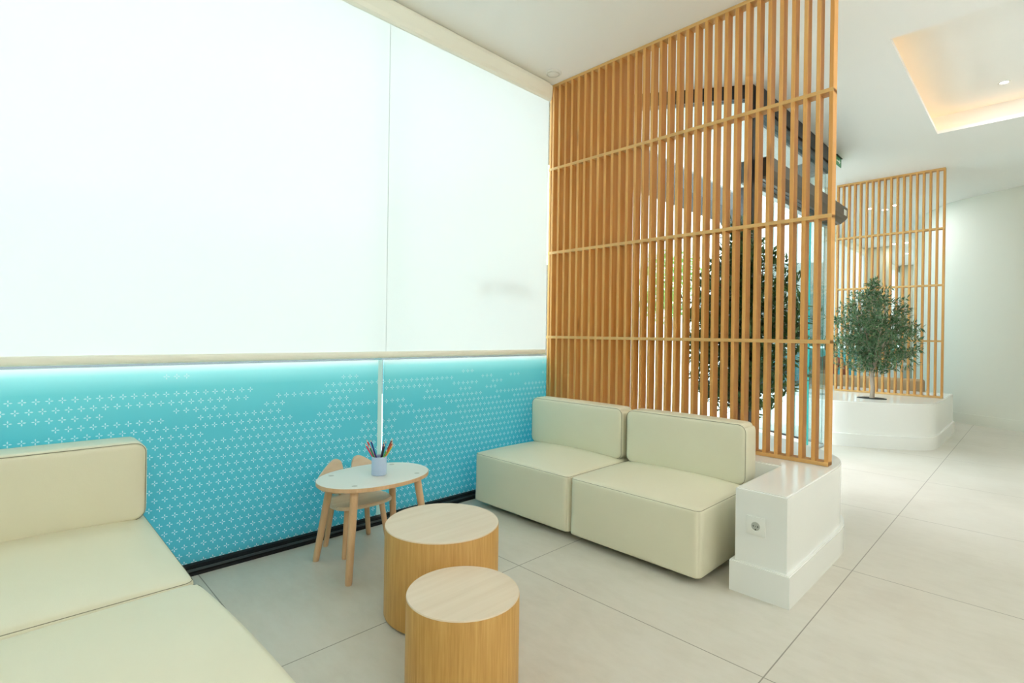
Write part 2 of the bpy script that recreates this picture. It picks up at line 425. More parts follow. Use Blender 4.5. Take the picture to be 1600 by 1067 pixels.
# ---- window wall: film glass, frames, blinds
def window(n, y0, y1, joints, blind_z=1.0):
    base = B(); prism_axis(base, [(X0 - .06, 0), (X0 + .045, 0), (X0 + .045, .012), (X0 + .03, .016), (X0 + .03, .030), (X0 + .018, .034), (X0 + .018, .042), (X0, .046), (X0 - .06, .046)], y0, y1)
    w_ = struct('window_%d' % n, base, M['frame'])
    bm = B(); box(bm, X0 + .0305, X0 + .036, y0, y1, .0175, .028); struct('frame_groove', bm, M['frame2'], w_)
    bm = B(); box(bm, X0 - .06, X0 + .02, y0, y1, 3.14, CEIL); struct('head_rail', bm, M['frame'], w_)
    ed = [y0] + joints + [y1]
    for a, b in zip(ed, ed[1:]):
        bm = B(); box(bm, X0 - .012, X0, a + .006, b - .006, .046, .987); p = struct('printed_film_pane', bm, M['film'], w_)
        bm = B(); box(bm, X0 - .012, X0 - .002, a + .006, b - .006, .987, 3.14); p = struct('glass_pane', bm, M['glass'], w_)
    for j in joints:
        bm = B(); box(bm, X0 - .10, X0 - .013, j - .004, j + .004, .046, 3.14); struct('glass_fin', bm, M['frost'], w_)
        bm = B(); box(bm, X0 - .0005, X0 + .0008, j - .034, j - .006, .046, .987); struct('fin_reflection', bm, M['strip'], w_)  # painted pale band: reflection of the fin beside each joint
    return w_
window(1, -3.5, 3.50, [-1.6, 1.672])
window(2, 7.15, 23.9, [10.4, 13.9, 17.6])
def blind(y0, y1, label, z0=1.0):
    rb = thing('roller_blind', label, 'blind', (X0 + .030, (y0 + y1) / 2, z0))
    h = (y1 - y0) / 2; zz = -z0
    bm = B(); prism_axis(bm, [(-.009, 3.166 + zz), (.016, 3.166 + zz), (.016, 3.146 + zz), (.034, 3.142 + zz), (.038, 3.125 + zz), (.034, 3.06 + zz), (.026, 3.035 + zz), (.012, 3.026 + zz), (-.009, 3.026 + zz)], -h, h)
    obj('cassette', bm, M['cassette'], rb)
    bm = B(); box(bm, -.0005, .0005, -h + .001, h - .001, .035, 3.05 + zz); bf = obj('blind_fabric', bm, M['blind'], rb)
    bm = B(); box(bm, .0006, .0012, h - 1.452, h - 1.448, .04, 3.03 + zz); obj('weld_seam', bm, M['fabricseam'], bf)
    bm = B(); prof = [(.012 * math.cos(R(a)), .020 + .020 * math.sin(R(a))) for a in range(0, 360, 24)]
    prism_axis(bm, prof, -h + .01, h - .01); obj('bottom_bar', bm, M['cassette'], rb, True, 60)
    return rb
RB = blind(-3.4, 3.121, 'wide white roller blind lowered over the window beside the sofas')
blind(7.9, 23.8, 'white roller blind over the far window beyond the second slatted screen', 1.03)
bm = B(); box(bm, X0 - .08, X0 + .02, 3.50, 3.58, 0, CEIL); struct('trim_1', bm, M['frame'])
bm = B(); box(bm, X0 - .08, X0 + .02, 7.07, 7.15, 0, CEIL); struct('trim_2', bm, M['frame'])
for yy, lb in ((13.75, 'olive grey square pillar against the far window, nearer of two'), (17.45, 'olive grey square pillar against the far window, farther of two')):
    bm = B(); box(bm, X0 + .12, X0 + .50, yy - .2, yy + .2, 0, CEIL, .01); t = obj('pillar', bm, M['pillar']); t['kind'] = 'structure'; t.name = 'wall_pillar'

cu = bpy.data.curves.new('lettering', 'FONT'); cu.body = 'DENTAL'; cu.size = .125; cu.space_character = 1.25; cu.extrude = .001
to = bpy.data.objects.new('tmp_text', cu); COL.objects.link(to)
bpy.context.view_layer.update()
tme = bpy.data.meshes.new_from_object(to.evaluated_get(bpy.context.evaluated_depsgraph_get())); bpy.data.objects.remove(to)
tme.materials.clear(); tme.materials.append(M['frame'])
lt = bpy.data.objects.new('window_lettering', tme); COL.objects.link(lt); lt.location = (X0 - .0135, 2.925, 1.46)
lt.rotation_euler = (R(90), 0, R(-90))
tag(lt, 'dark DENTAL lettering on the outside of the glass, seen reversed through the blind', 'lettering')
# ---- entrance recess: oblique glass, ceiling track, door operator
def glass_panel(bm, p0, p1, z0, z1, th=.012):
    a, b = Vector(p0), Vector(p1); t = (b - a).normalized(); nrm = Vector((-t.y, t.x)) * th / 2
    q = [a - nrm, b - nrm, b + nrm, a + nrm]
    lo = [bm.verts.new((v.x, v.y, z0)) for v in q]; hi = [bm.verts.new((v.x, v.y, z1)) for v in q]
    bm.faces.new(lo[::-1]); bm.faces.new(hi)
    for i in range(4):
        f = bm.faces.new((lo[i], lo[(i + 1) % 4], hi[(i + 1) % 4], hi[i]))
        if i in (1, 3): f.material_index = 1
    return bm
def between(p, q, t): return (p[0] + (q[0] - p[0]) * t, p[1] + (q[1] - p[1]) * t)
A0, A1 = (-2.80, 3.545), (-1.65, 4.28)
g1 = struct('window_3', glass_panel(B(), (A0[0], A0[1]), between(A0, A1, .985), .0, 3.06), [M['glass'], M['edge']])
bm = B(); glass_panel(bm, A0, A1, 3.06, CEIL, .08); struct('top_rail', bm, M['frame'], g1)
bm = B(); box(bm, -1.685, -1.625, 4.25, 4.31, 0, CEIL - .001); struct('corner_post', bm, M['frame'], g1)
C0, C1 = (-2.357, 6.83), (-1.69, 6.465)
g2 = None
cuts = [0, .49, .72, 1]
for a, b in zip(cuts, cuts[1:]):
    bmm = glass_panel(B(), between(C0, C1, a + .004), between(C0, C1, b - .004), .012, 3.0)
    if g2 is None: g2 = struct('window_4', bmm, [M['glass'], M['edge']])
    else: struct('glass_pane', bmm, [M['glass'], M['edge']], g2)
bm = B(); glass_panel(bm, C0, C1, 0, .012, .04); struct('floor_channel', bm, M['frame'], g2)
bm = B(); glass_panel(bm, C0, C1, 3.0, CEIL, .08); struct('top_rail', bm, M['frame'], g2)
bm = B(); glass_panel(bm, C0, (X0, 7.08), .0, 3.0); struct('side_pane', bm, [M['glass'], M['edge']], g2)
# transom above the door
bm = B(); box(bm, -1.71, -1.59, 4.31, 6.46, CEIL - .15, CEIL - .001, .004); tr = struct('trim_3', bm, M['frame'])
bm = B(); box(bm, -1.70, -1.61, 4.31, 6.46, CEIL - .20, CEIL - .15); struct('glazing_bead', bm, M['frame2'], tr)
bm = B(); box(bm, -1.656, -1.644, 4.31, 6.46, 2.60, CEIL - .20); struct('transom_glass', bm, M['glass'], tr)
dz = 2.42
dop = thing('sliding_door_operator', 'long bronze-grey automatic door operator box over the entrance', 'door operator', (-1.65, 5.45, dz))
bm = B(); prism_axis(bm, [(-.10, .0), (.085, .0), (.13, .035), (.15, .06), (.15, .16), (.135, .175), (-.10, .175)], -1.13, 1.13); obj('cover', bm, M['header'], dop)
bm = B(); box(bm, .02, .055, -1.10, 1.12, -.006, .0); obj('black_slot', bm, M['black'], dop)
bm = B(); box(bm, -.06, -.01, -1.12, 1.12, -.03, .0); obj('track', bm, M['alu'], dop)
bm = B(); box(bm, -.10, .125, -1.135, -1.13, .02, .165); obj('end_cap', bm, M['black'], dop)
bm = B(); box(bm, .150, .152, .98, 1.08, .07, .13); obj('sensor_label', bm, M['signwhite'], dop)
bm = B(); box(bm, -1.62, -1.61, 6.30, 6.42, 0, .01)
bm.free()
# sliding door leaf, parked open near the far side
dl = thing('glass_door_leaf', 'frameless glass sliding door leaf parked at the far side of the entrance', 'door', (-1.65, 6.12, 0))
bm = B(); box(bm, -.006, .006, -.30, .30, .015, 2.40); obj('glass', bm, M['glass'], dl)
bm = B(); box(bm, -.008, .008, -.305, -.30, .015, 2.40); obj('edge_seal', bm, M['edge'], dl)
bm = B(); box(bm, -.012, .012, -.30, .30, 0, .015); obj('floor_guide', bm, M['alu'], dl)
# exit sign at the end of the transom rail
es = thing('exit_sign', 'small green emergency exit sign at the far end of the ceiling track', 'sign', (-1.60, 6.58, 3.075))
bm = B(); box(bm, -.02, .02, -.11, .11, .09, .10); obj('bracket', bm, M['frame'], es)
bm = B(); box(bm, -.004, .004, -.12, .12, 0, .09); obj('sign_face', bm, M['signgreen'], es)
bm = B()
for s in (-1, 1):
    box(bm, s * .0045 - .0004, s * .0045 + .0004, -.07, .03, .038, .052)
    a = [bm.verts.new((s * .0050, y, z)) for y, z in ((.03, .02), (.03, .07), (.07, .045))]; bm.faces.new(a)
obj('arrow', bm, M['signwhite'], es)

# ---- planters
def offset_poly(pts, d):
    n = len(pts); out = []
    area = sum(pts[i][0] * pts[(i + 1) % n][1] - pts[(i + 1) % n][0] * pts[i][1] for i in range(n))
    sg = 1 if area > 0 else -1
    for i in range(n):
        p0, p1, p2 = Vector(pts[i - 1]), Vector(pts[i]), Vector(pts[(i + 1) % n])
        t1 = (p1 - p0).normalized(); t2 = (p2 - p1).normalized()
        n1 = Vector((t1.y, -t1.x)) * sg; n2 = Vector((t2.y, -t2.x)) * sg
        b = (n1 + n2); b = b / max(b.length_squared, 1e-6) * 2
        out.append(tuple(p1 + b * d))
    return out
c1 = cr([(-.758, 3.12), (-.763, 3.27), (-.80, 3.43), (-.88, 3.56), (-1.0, 3.68), (-1.18, 3.80), (-1.42, 3.95), (-1.64, 4.10)], 4)
P1 = [(-.978, 2.415), (-.758, 2.415)] + c1 + [(-1.70, 4.17), (-2.37, 3.74), (-2.76, 3.50), (-2.76, 2.992), (-.978, 2.992)]
PZ = .47
pl = thing('planter', 'low white lacquered planter wall with socket under the near slatted screen', 'planter', (-1.5, 3.3, 0))
loc = lambda pts, ox, oy: [(x - ox, y - oy) for x, y in pts]
bm = B(); prism(bm, loc(P1, -1.5, 3.3), 0, PZ, .006); obj('wall', bm, M['gloss'], pl, True)
bm = B(); prism(bm, loc(offset_poly(P1, .018), -1.5, 3.3), 0, .14, .004); obj('plinth', bm, M['gloss'], pl, True)
# socket on the end face, y = 2.415
so = thing('wall_socket', 'white round-pin power socket on the end of the planter wall', 'socket', (-.885, 2.4145, .315))
bm = B(); box(bm, -.041, .041, -.009, 0, -.041, .041, .002); obj('plate', bm, M['white_plastic'], so, True)
bm = B(); bmesh.ops.create_circle(bm, cap_ends=False, segments=40, radius=.0215); bm.free()
bm = B()
def dish(bm, r, seg=40):
    rings = []
    for rr, yy in ((.0235, -.0092), (.0225, -.0105), (.0210, -.0100), (.0200, -.0095)):
        rings.append([bm.verts.new((rr * math.cos(2 * PI * k / seg), yy, rr * math.sin(2 * PI * k / seg))) for k in range(seg)])
    for a, b in zip(rings, rings[1:]):
        for k in range(seg): bm.faces.new((a[k], a[(k + 1) % seg], b[(k + 1) % seg], b[k]))
    bm.faces.new(rings[-1]); bmesh.ops.recalc_face_normals(bm, faces=bm.faces)
dish(bm, .02); obj('socket_ring', bm, M['white_plastic'], so, True)
M['shade_plastic'] = mat('shaded plastic well', (.42, .44, .40), .4)  # white plastic darkened: shade of the recessed well painted on a flat disc
bm = B(); tube(bm, [(0, -.0093, 0), (0, -.0098, 0)], .0185, 32); obj('well', bm, M['shade_plastic'], so)
bm = B()
for x, z, r in ((-.0095, 0, .0028), (.0095, 0, .0028)): tube(bm, [(x, -.0097, z), (x, -.0101, z)], r, 16)
tube(bm, [(0, -.0097, 0), (0, -.0101, 0)], .0014, 12)
box(bm, -.003, .003, -.0101, -.0097, -.0175, -.012)
obj('pin_holes', bm, M['hole'], so)

c2 = cr([(-.785, 7.35), (-.795, 7.15), (-.83, 7.0), (-.90, 6.90), (-1.0, 6.82), (-1.13, 6.74), (-1.30, 6.65), (-1.48, 6.56), (-1.60, 6.53)], 4)
P2 = [(-.785, 8.62)] + c2 + [(-1.72, 6.54), (-2.36, 6.90), (-2.76, 7.2), (-2.76, 8.62)]
PZ2 = .485
pl2 = thing('planter', 'long curved white planter holding the olive tree and far slatted screen', 'planter', (-1.5, 7.5, 0))
bm = B(); prism(bm, loc(P2, -1.5, 7.5), 0, PZ2, .008); obj('wall', bm, M['gloss'], pl2, True)
bm = B(); prism(bm, loc(offset_poly(P2, .018), -1.5, 7.5), 0, .14, .004); obj('plinth', bm, M['gloss'], pl2, True)

# ---- slatted screens
def screen(label, y, zb, xs, x_left, x_right, bats):
    r = thing('slatted_screen', label, 'screen', ((x_left + x_right) / 2, y + .035, zb))
    ox, oz = (x_left + x_right) / 2, zb
    bm = B(); box(bm, -.010, .010, -.035, .035, .001, CEIL - zb - .001, .0015, 1)
    me = None
    for x in xs:
        if me is None:
            o = obj('slat', bm, M['slat'], r); me = o.data
        else:
            o = bpy.data.objects.new('slat', me); COL.objects.link(o); o.parent = r
        o.location = (x + .010 - ox, 0, 0)
    for z in bats:
        bm = B(); box(bm, x_left - ox, x_right - ox, -.0358, .0350, z - oz - .0105, z - oz + .0105, .001, 1)
        obj('crosspiece', bm, M['slatx'], r)
    return r
xs1 = [-.8135 - .0636 * k for k in range(32)] + [-2.812]
screen('tall pine slatted screen rising from the planter behind the two-seat sofa', 3.158, PZ, xs1, -2.818, -.7935, [PZ + .012, 1.138, 1.815, 2.49, CEIL - .012])
xs2 = [-.823 - .0636 * k for k in range(18)]
screen('farther pine slatted screen standing behind the small olive tree', 7.80, PZ2, xs2, -1.904, -.803, [PZ2 + .012, 1.150, 1.805, 2.465, CEIL - .012])

# ---- sofas
def seam_loop(pts, rad=.0014):
    bm = B(); tube(bm, pts, rad, 6, closed=True); return bm
def sofa_module(label, cx, cy, w, d, h, rz, back=None, group=None, bulge=.005):
    """front faces -y. back = (thickness, top z)"""
    r = thing('sofa_module', label, 'sofa', (cx, cy, 0), rz, group)
    hw, hd = w / 2, d / 2
    bm = soft_box(-hw, hw, -hd, hd, .035, h, .014, 26, (.034, .007), bulge, .03, 'xy')
    # corners of the base kick out slightly
    for v in bm.verts:
        k = max(0, (.12 - (v.co.z - .035)) / .12)
        if v.co.z < h - .03:
            v.co.x += math.copysign(.004 * k, v.co.x) * abs(v.co.x / hw) ** 3; v.co.y += math.copysign(.004 * k, v.co.y) * abs(v.co.y / hd) ** 3
    s = obj('seat', bm, M['leather'], r, True, 80)
    pts = [(x, y, h - .0045) for x, y in rrect(-hw + .0035, hw - .0035, -hd + .0035, hd - .0035, .027, 5)]
    if bulge > .01: pts = [(x + x / hw * bulge * max(0, 1 - (y / hd) ** 2) ** .8, y, z) for x, y, z in pts]
    obj('piping', seam_loop(pts), M['seam'], s)
    bm = B(); box(bm, -hw + .07, hw - .07, -hd + .07, hd - .07, .022, .04); obj('base_frame', bm, M['black'], r)
    for sx in (-1, 1):
        for sy in (-1, 1):
            bm = B(); tube(bm, [(sx * (hw - .10), sy * (hd - .10), 0), (sx * (hw - .10), sy * (hd - .10), .036)], .024, 16); obj('foot', bm, M['black'], r)
    if back:
        th, zt = back
        bm = soft_box(-hw + .008, hw - .008, hd - th, hd, h + .004, zt, .020, 26, (.008, .014), .004, .045)
        b = obj('backrest', bm, M['leather'], r, True, 80)
        fy = hd - th + .0045
        pts = [(x, fy, z) for x, z in rrect(-hw + .008 + .0045, hw - .008 - .0045, h + .004 + .0045, zt - .0045, .041, 6)]
        obj('piping', seam_loop(pts, .0014), M['seam'], b)
    return r
g = 'cream modular sofa units'
sofa_module('cream leather sofa unit beside the window film, left half of the two-seater', -2.277, 2.643, .812, .69, .352, 0, (.145, .688))
sofa_module('cream leather sofa unit beside the white planter end, right half of two-seater', -1.475, 2.643, .764, .69, .352, 0, (.145, .688))
# left foreground: back against the window, facing +x
sofa_module('cream leather sofa unit with backrest at left foreground against the window', -2.349, .055, .80, .912, .350, R(90), (.175, .682))
sofa_module('backless cream leather ottoman unit nearest the camera at lower left', -1.459, .076, .80, .81, .350, R(92.6), bulge=.012)

# ---- round wooden side tables
def drum(label, x, y, r, h):
    t = thing('drum_table', label, 'side table', (x, y, 0))
    bm = B(); lathe(bm, [(0, .006), (r - .012, .006), (r - .012, 0), (r - .016, 0), (r - .016, .006)][:2] + [(r, .010), (r, h - .006), (r - .001, h - .0045)], 96)
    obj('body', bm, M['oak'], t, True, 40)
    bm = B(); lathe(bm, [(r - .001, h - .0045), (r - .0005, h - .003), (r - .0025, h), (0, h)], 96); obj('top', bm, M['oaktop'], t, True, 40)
    bm = B(); lathe(bm, [(0, 0), (r - .02, 0), (r - .02, .0065), (0, .0065)], 64); obj('base', bm, M['black'], t)
    return t
drum('larger round oak drum side table between children table and sofa', -1.757, 1.333, .236, .365)
drum('smaller round oak drum side table in the foreground', -1.338, 1.105, .187, .300)

# ---- children's table
TX, TY, TZ = -2.3775, 1.369, .43
kt = thing('children_table', 'small oval white-topped children table with splayed wooden legs', 'table', (TX, TY, 0))
def oval(n, a, b, e=2.15):
    out = []
    for k in range(n):
        t = 2 * PI * k / n; c, s = math.cos(t), math.sin(t)
        out.append((b * math.copysign(abs(c) ** (2 / e), c), a * math.copysign(abs(s) ** (2 / e), s)))
    return out
bm = B(); prism(bm, oval(80, .290, .211), TZ - .019, TZ - .0012); o = obj('tabletop', bm, M['beech'], kt, True)
bm = B(); prism(bm, oval(80, .2885, .2095), TZ - .0012, TZ); obj('laminate', bm, M['tabletop'], o)
M['plug'] = mat('grey birch plug', (.58, .56, .50), .5)
for sx in (-1, 1):
    for sy in (-1, 1):
        a = Vector((sx * .121, sy * .174, TZ - .019)); b = Vector((sx * .173, sy * .225, 0))
        bm = B(); tube(bm, [b, b + (a - b) * .03, a], [.0145, .0165, .0195], 20)
        for v in bm.verts:
            if v.co.z < .006: v.co.z = 0
            if v.co.z > TZ - .03: v.co.z = TZ - .0185
        obj('leg', bm, M['beech'], kt, True)
        bm = B(); lathe(bm, [(0, TZ), (.0135, TZ), (.0135, TZ + .0003), (0, TZ + .0003)], 24, (sx * .121, sy * .174)); obj('leg_plug', bm, M['plug'], kt)
# ---- children's chair with two round ears
kc = thing('children_chair', 'small wooden children chair with two rounded ears behind the oval table', 'chair', (-2.585, 1.388, 0))
SZ = .262
prof = [(-.118, -.105), (-.125, -.03), (-.118, .05)]
seat = cr([(-.105, -.13), (.02, -.165), (.115, -.135), (.145, 0), (.115, .135), (.02, .165), (-.105, .13), (-.135, .06), (-.135, -.06), (-.105, -.13)], 7)[:-1]
bm = B(); prism(bm, seat, SZ - .016, SZ, .005); obj('seat', bm, M['birch'], kc, True)
for sx in (-1, 1):
    for sy in (-1, 1):
        a = Vector((sx * .082 - .005, sy * .098, SZ - .017)); b = Vector((sx * .108 + .002, sy * .128, 0))
        bm = B(); tube(bm, [b, b + (a - b) * .03, a], [.0115, .0135, .0155], 18)
        for v in bm.verts:
            if v.co.z < .005: v.co.z = 0
            if v.co.z > SZ - .027: v.co.z = SZ - .0165
        obj('leg', bm, M['beech'], kc, True)
# backrest: one plate with two ears, slightly tilted and curved
def ear_outline():
    pts = []
    half = [(.0, .10), (.015, .105), (.025, .12), (.03, .15), (.043, .175), (.065, .184), (.085, .180), (.115, .162), (.155, .132), (.185, .105), (.195, .075), (.18, .05), (.13, .018), (.07, .0), (.0, .0)]
    right = half; left = [(-x, z) for x, z in half[::-1]][1:]
    return right + left
ol = ear_outline()[:-1]
ol = cr(ol + [ol[0]], 4)[:-1]
bm = B()
def bp(u, z, o): # u along y, bend toward the sitter at the sides, lean back with height
    return Vector((-.104 - .16 * z + 1.1 * u * u + o, u, SZ + .010 + z))
fa = [bm.verts.new(bp(u, z, .006)) for u, z in ol]; fb = [bm.verts.new(bp(u, z, -.006)) for u, z in ol]
n = len(ol)
for i in range(n): bm.faces.new((fa[i], fa[(i + 1) % n], fb[(i + 1) % n], fb[i]))
f1 = bm.faces.new(fa); f2 = bm.faces.new(fb[::-1])
bmesh.ops.triangulate(bm, faces=[f1, f2]); bmesh.ops.recalc_face_normals(bm, faces=bm.faces)
bk = obj('backrest', bm, M['birch'], kc, True, 30)
for s in (-1, 1):
    bm = B(); tube(bm, [(-.100, s * .05, SZ - .012), (-.113, s * .05, SZ + .03), (-.122, s * .05, SZ + .07)], .006, 12); obj('back_support', bm, M['beech'], kc, True)

# ---- pencil cup and pencils
CX, CY = -2.362, 1.385
pc = thing('pencil_cup', 'pale blue cylinder pencil cup on the oval table', 'cup', (CX, CY, TZ + .0004))
bm = B(); lathe(bm, [(0, 0), (.0355, 0), (.0372, .002), (.0375, .092), (.0368, .094), (.0355, .093), (.0350, .006), (0, .005)], 48)
obj('cup', bm, M['cup'], pc, True, 50)
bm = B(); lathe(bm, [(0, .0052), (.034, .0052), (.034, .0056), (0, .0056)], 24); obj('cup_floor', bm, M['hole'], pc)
PENS = [('red', (.50, .015, .03), -.030, .012, -.046, .020, .173), ('crimson', (.62, .03, .09), -.020, -.010, -.040, -.008, .160),
        ('pink', (.75, .08, .20), -.014, .014, -.030, .012, .152), ('dark blue', (.02, .03, .22), -.020, .022, -.034, .030, .170),
        ('green', (.01, .20, .09), -.010, -.018, -.018, -.022, .158), ('light blue', (.03, .25, .50), .004, .006, .012, .010, .171),
        ('black', (.015, .015, .015), .008, -.012, .014, -.010, .165), ('brown', (.22, .05, .03), .014, .012, .022, .016, .180),
        ('orange red', (.55, .08, .03), .018, -.004, .028, -.006, .176), ('white', (.80, .78, .70), .020, .008, .031, .004, .158),
        ('yellow', (.75, .60, .03), .024, .0, .036, .002, .155), ('lime green', (.12, .40, .06), .022, -.014, .030, -.022, .140),
        ('purple', (.10, .03, .14), .000, .018, .004, .026, .160)]
view_r = Vector((rt.x, rt.y, 0)); view_f = Vector((fw.x, fw.y, 0))
for nm, colr, a, b, a2, b2, h in PENS:
    # a,b inside the cup; a2,b2 at the rim, measured along and across the room
    k = .8
    bot = (view_r * (-a * .6) + view_f * (b * .5)); topv = (view_r * a2 + view_f * b2)
    rim = Vector((topv.x, topv.y, 0)); 
    if rim.length > .031: rim = rim.normalized() * .031
    bot = rim * -.35 + bot * .25
    d = (Vector((rim.x, rim.y, .088)) - Vector((bot.x, bot.y, .0095))).normalized()
    L = (h - .0095) / d.z
    p = thing('coloured_pencil', '%s pencil standing in the pale blue cup' % nm, 'pencil', (CX + bot.x, CY + bot.y, TZ + .0095), 0, 'pencils in the cup')
    mt = bpy.data.materials.new(nm + ' pencil paint'); mt.use_nodes = True
    mt.node_tree.nodes['Principled BSDF'].inputs['Base Color'].default_value = (*colr, 1); mt.node_tree.nodes['Principled BSDF'].inputs['Roughness'].default_value = .3
    bm = B(); tube(bm, [(0, 0, 0), d * (L - .016)], .0043, 6); obj('shaft', bm, mt, p)
    bm = B(); tube(bm, [d * (L - .016), d * (L - .005)], [.0041, .0012], 8); obj('wooden_cone', bm, M['birch'], p)
    bm = B(); tube(bm, [d * (L - .005), d * L], [.0012, .0002], 6); obj('tip', bm, mt, p)

# ---- ceiling fittings
def disc(name, label, x, y, z):
    t = thing(name, label, 'ceiling fitting', (x, y, z))
    bm = B(); lathe(bm, [(0, 0), (.062, 0), (.062, -.005), (.056, -.011), (.047, -.012), (.046, -.006), (0, -.006)], 48); obj('ring', bm, M['white_plastic'], t, True)
    bm = B(); lathe(bm, [(0, -.0055), (.041, -.0055), (.041, -.012), (.036, -.015), (0, -.016)], 48); obj('cap', bm, M['white_plastic'], t, True)
    return t
disc('ceiling_vent', 'round white ceiling vent beside the top corner of the near screen', -2.655, 3.015, CEIL)
def downlight(label, x, y, z, r=.045, power=8, group=None):
    t = thing('downlight', label, 'ceiling light', (x, y, z), 0, group)
    bm = B(); lathe(bm, [(r * .8, 0), (r * 1.15, 0), (r * 1.15, -.004), (r * .82, -.006), (r * .8, 0)], 32); obj('trim_ring', bm, M['white_plastic'], t, True)
    bm = B(); lathe(bm, [(0, -.001), (r * .8, -.001), (r * .8, -.003), (0, -.003)], 32); obj('lens', bm, M['lamp'], t)
    l = arealamp('lamp', (0, 0, -.012), r * 1.6, power); l.parent = t
    return t
downlight('small round downlight inside the square ceiling recess', -.25, 6.12, top, .035, 2)
gl = 'far downlights seen through the far screen'
for x, y, wh in ((-1.88, 9.5, 'left one of the nearest three'), (-1.72, 9.72, 'middle one of the nearest three'), (-1.55, 9.5, 'right one of the nearest three'),
                 (-2.18, 13.3, 'left one of the second row'), (-1.98, 13.3, 'right one of the second row'), (-2.2, 14.95, 'left one of the third row'),
                 (-2.0, 14.95, 'right one of the third row'), (-2.2, 16.6, 'left one of the farthest row'), (-2.04, 16.7, 'right one of the farthest row')):
    downlight('small round downlight beyond the far slatted screen, ' + wh, x, y, CEIL, .05, 2.5, gl)
# added globes, out of view, that fill the room and ceiling with light
for k, (x, y) in enumerate(((.8, -1.0), (2.6, -1.0), (1.6, 1.2), (3.4, 1.6), (2.6, 3.4), (.6, 3.0), (3.6, 6.4))):
    t = thing('fill_globe', 'added fill light globe on a short rod, out of view right of the sofas', 'ceiling light', (x, y, CEIL), 0, 'added fill globes right of the seating area')
    bm = B(); lathe(bm, [(0, 0), (.05, 0), (.05, -.02), (.01, -.025), (.01, -.28), (0, -.28)], 24); obj('rod', bm, M['white_plastic'], t, True)
    bm = B(); bmesh.ops.create_uvsphere(bm, u_segments=24, v_segments=12, radius=.10, matrix=Matrix.Translation((0, 0, -.37))); obj('globe', bm, M['globe'], t, True, 180)

# ---- trees
def tree(label, x, y, z, trunk, crown, r, mleaf, mbark, seed, nt_, leaf=(.055, .0065), base=.16, lim=(-9, 9)):
    rnd = random.Random(seed)
    t = thing('olive_tree', label, 'tree', (x, y, z))
    zt, zc0, zc1 = trunk, crown[0], crown[1]
    bm = B()
    path = [(0, 0, 0), (.006, .004, zt * .4), (-.006, .0, zt * .8), (0, 0, zt)]
    tube(bm, path, [.026, .022, .021, .019], 12)
    ends = []
    for k in range(7):
        a = 2 * PI * k / 7 + rnd.uniform(-.3, .3); rr = r * rnd.uniform(.25, .55); h = zc0 + (zc1 - zc0) * rnd.uniform(.35, .8)
        p = [Vector((0, 0, zt * .93)), Vector((math.cos(a) * rr * .3, math.sin(a) * rr * .3, zt + (h - zt) * .35)),
             Vector((math.cos(a) * rr * .7, math.sin(a) * rr * .7, zt + (h - zt) * .7)), Vector((math.cos(a) * rr, math.sin(a) * rr, h))]
        tube(bm, p, [.013, .010, .007, .003], 7); ends.append(p)
    tk = obj('trunk', bm, mbark, t, True)
    bm = B(); tw = B()
    def prof(s): # crown radius against height 0..1
        return max(0, math.sin(PI * min(1, s * .84 + .14) ** .85)) ** .8
    for i in range(nt_):
        s = rnd.random()
        while rnd.random() > prof(s) ** 1.6: s = rnd.random()
        a = rnd.uniform(0, 2 * PI); R0 = r * prof(s) * (1 + .22 * math.sin(3 * a + seed + 5 * s) + rnd.uniform(-.28, .26))
        q = rnd.random() ** .55
        zc = zc0 + (zc1 - zc0) * s
        c = Vector((math.cos(a) * R0 * q, math.sin(a) * R0 * q, zc))
        d = Vector((math.cos(a) * .8, math.sin(a) * .8, rnd.uniform(-.25, .9))) + Vector((rnd.uniform(-.5, .5), rnd.uniform(-.5, .5), 0)); d.normalize()
        L = rnd.uniform(.07, .17)
        st = c - d * L
        if min(c.y, st.y) < lim[0] or max(c.y, st.y) > lim[1]: continue
        tube(tw, [st, c], [.0018, .0008], 4, cap=False)
        for j in range(11):
            f = j / 10; o = st + d * L * f
            az = rnd.uniform(0, 2 * PI); sd = d.cross(Vector((math.cos(az), math.sin(az), .3))).normalized()
            ld = (d * rnd.uniform(.35, .9) + sd * .75).normalized(); wv = ld.cross(Vector((rnd.uniform(-1, 1), rnd.uniform(-1, 1), 1))).normalized()
            ll = leaf[0] * rnd.uniform(.7, 1.2); lw = leaf[1] * rnd.uniform(.8, 1.2); nn = ld.cross(wv)
            m1 = o + ld * ll * .45 + nn * ll * .05
            v = [bm.verts.new(o), bm.verts.new(m1 + wv * lw), bm.verts.new(o + ld * ll), bm.verts.new(m1 - wv * lw)]
            bm.faces.new(v)
    tm = bpy.data.meshes.new('tmp'); tw.to_mesh(tm); tw.free()
    nf = len(bm.faces); bm.from_mesh(tm); bm.faces.ensure_lookup_table(); bpy.data.meshes.remove(tm)
    for f in bm.faces[nf:]: f.material_index = 1
    obj('foliage', bm, [mleaf, mbark], t)
    bm = B(); n = 30
    pts = [(base * (1 + .10 * math.sin(3 * u + seed)) * math.cos(u), base * .8 * math.sin(u)) for u in [2 * PI * k / n for k in range(n)]]
    prism(bm, pts, .0005, .006); obj('soil', bm, M['soil'], t)
    return t
tree('small olive tree in the far curved planter, in front of the far slatted screen', -1.36, 7.13, PZ2, .30, (.34, 1.36), .47, M['leaf'], M['bark'], 3, 640, (.062, .0075), .14, (-9, .60))
tree('dark leafy tree in the near planter seen through the near slatted screen', -1.50, 3.74, PZ, .22, (.22, 1.56), .395, M['leaf2'], M['bark2'], 11, 900, (.07, .010), .12, (-.42, 9))

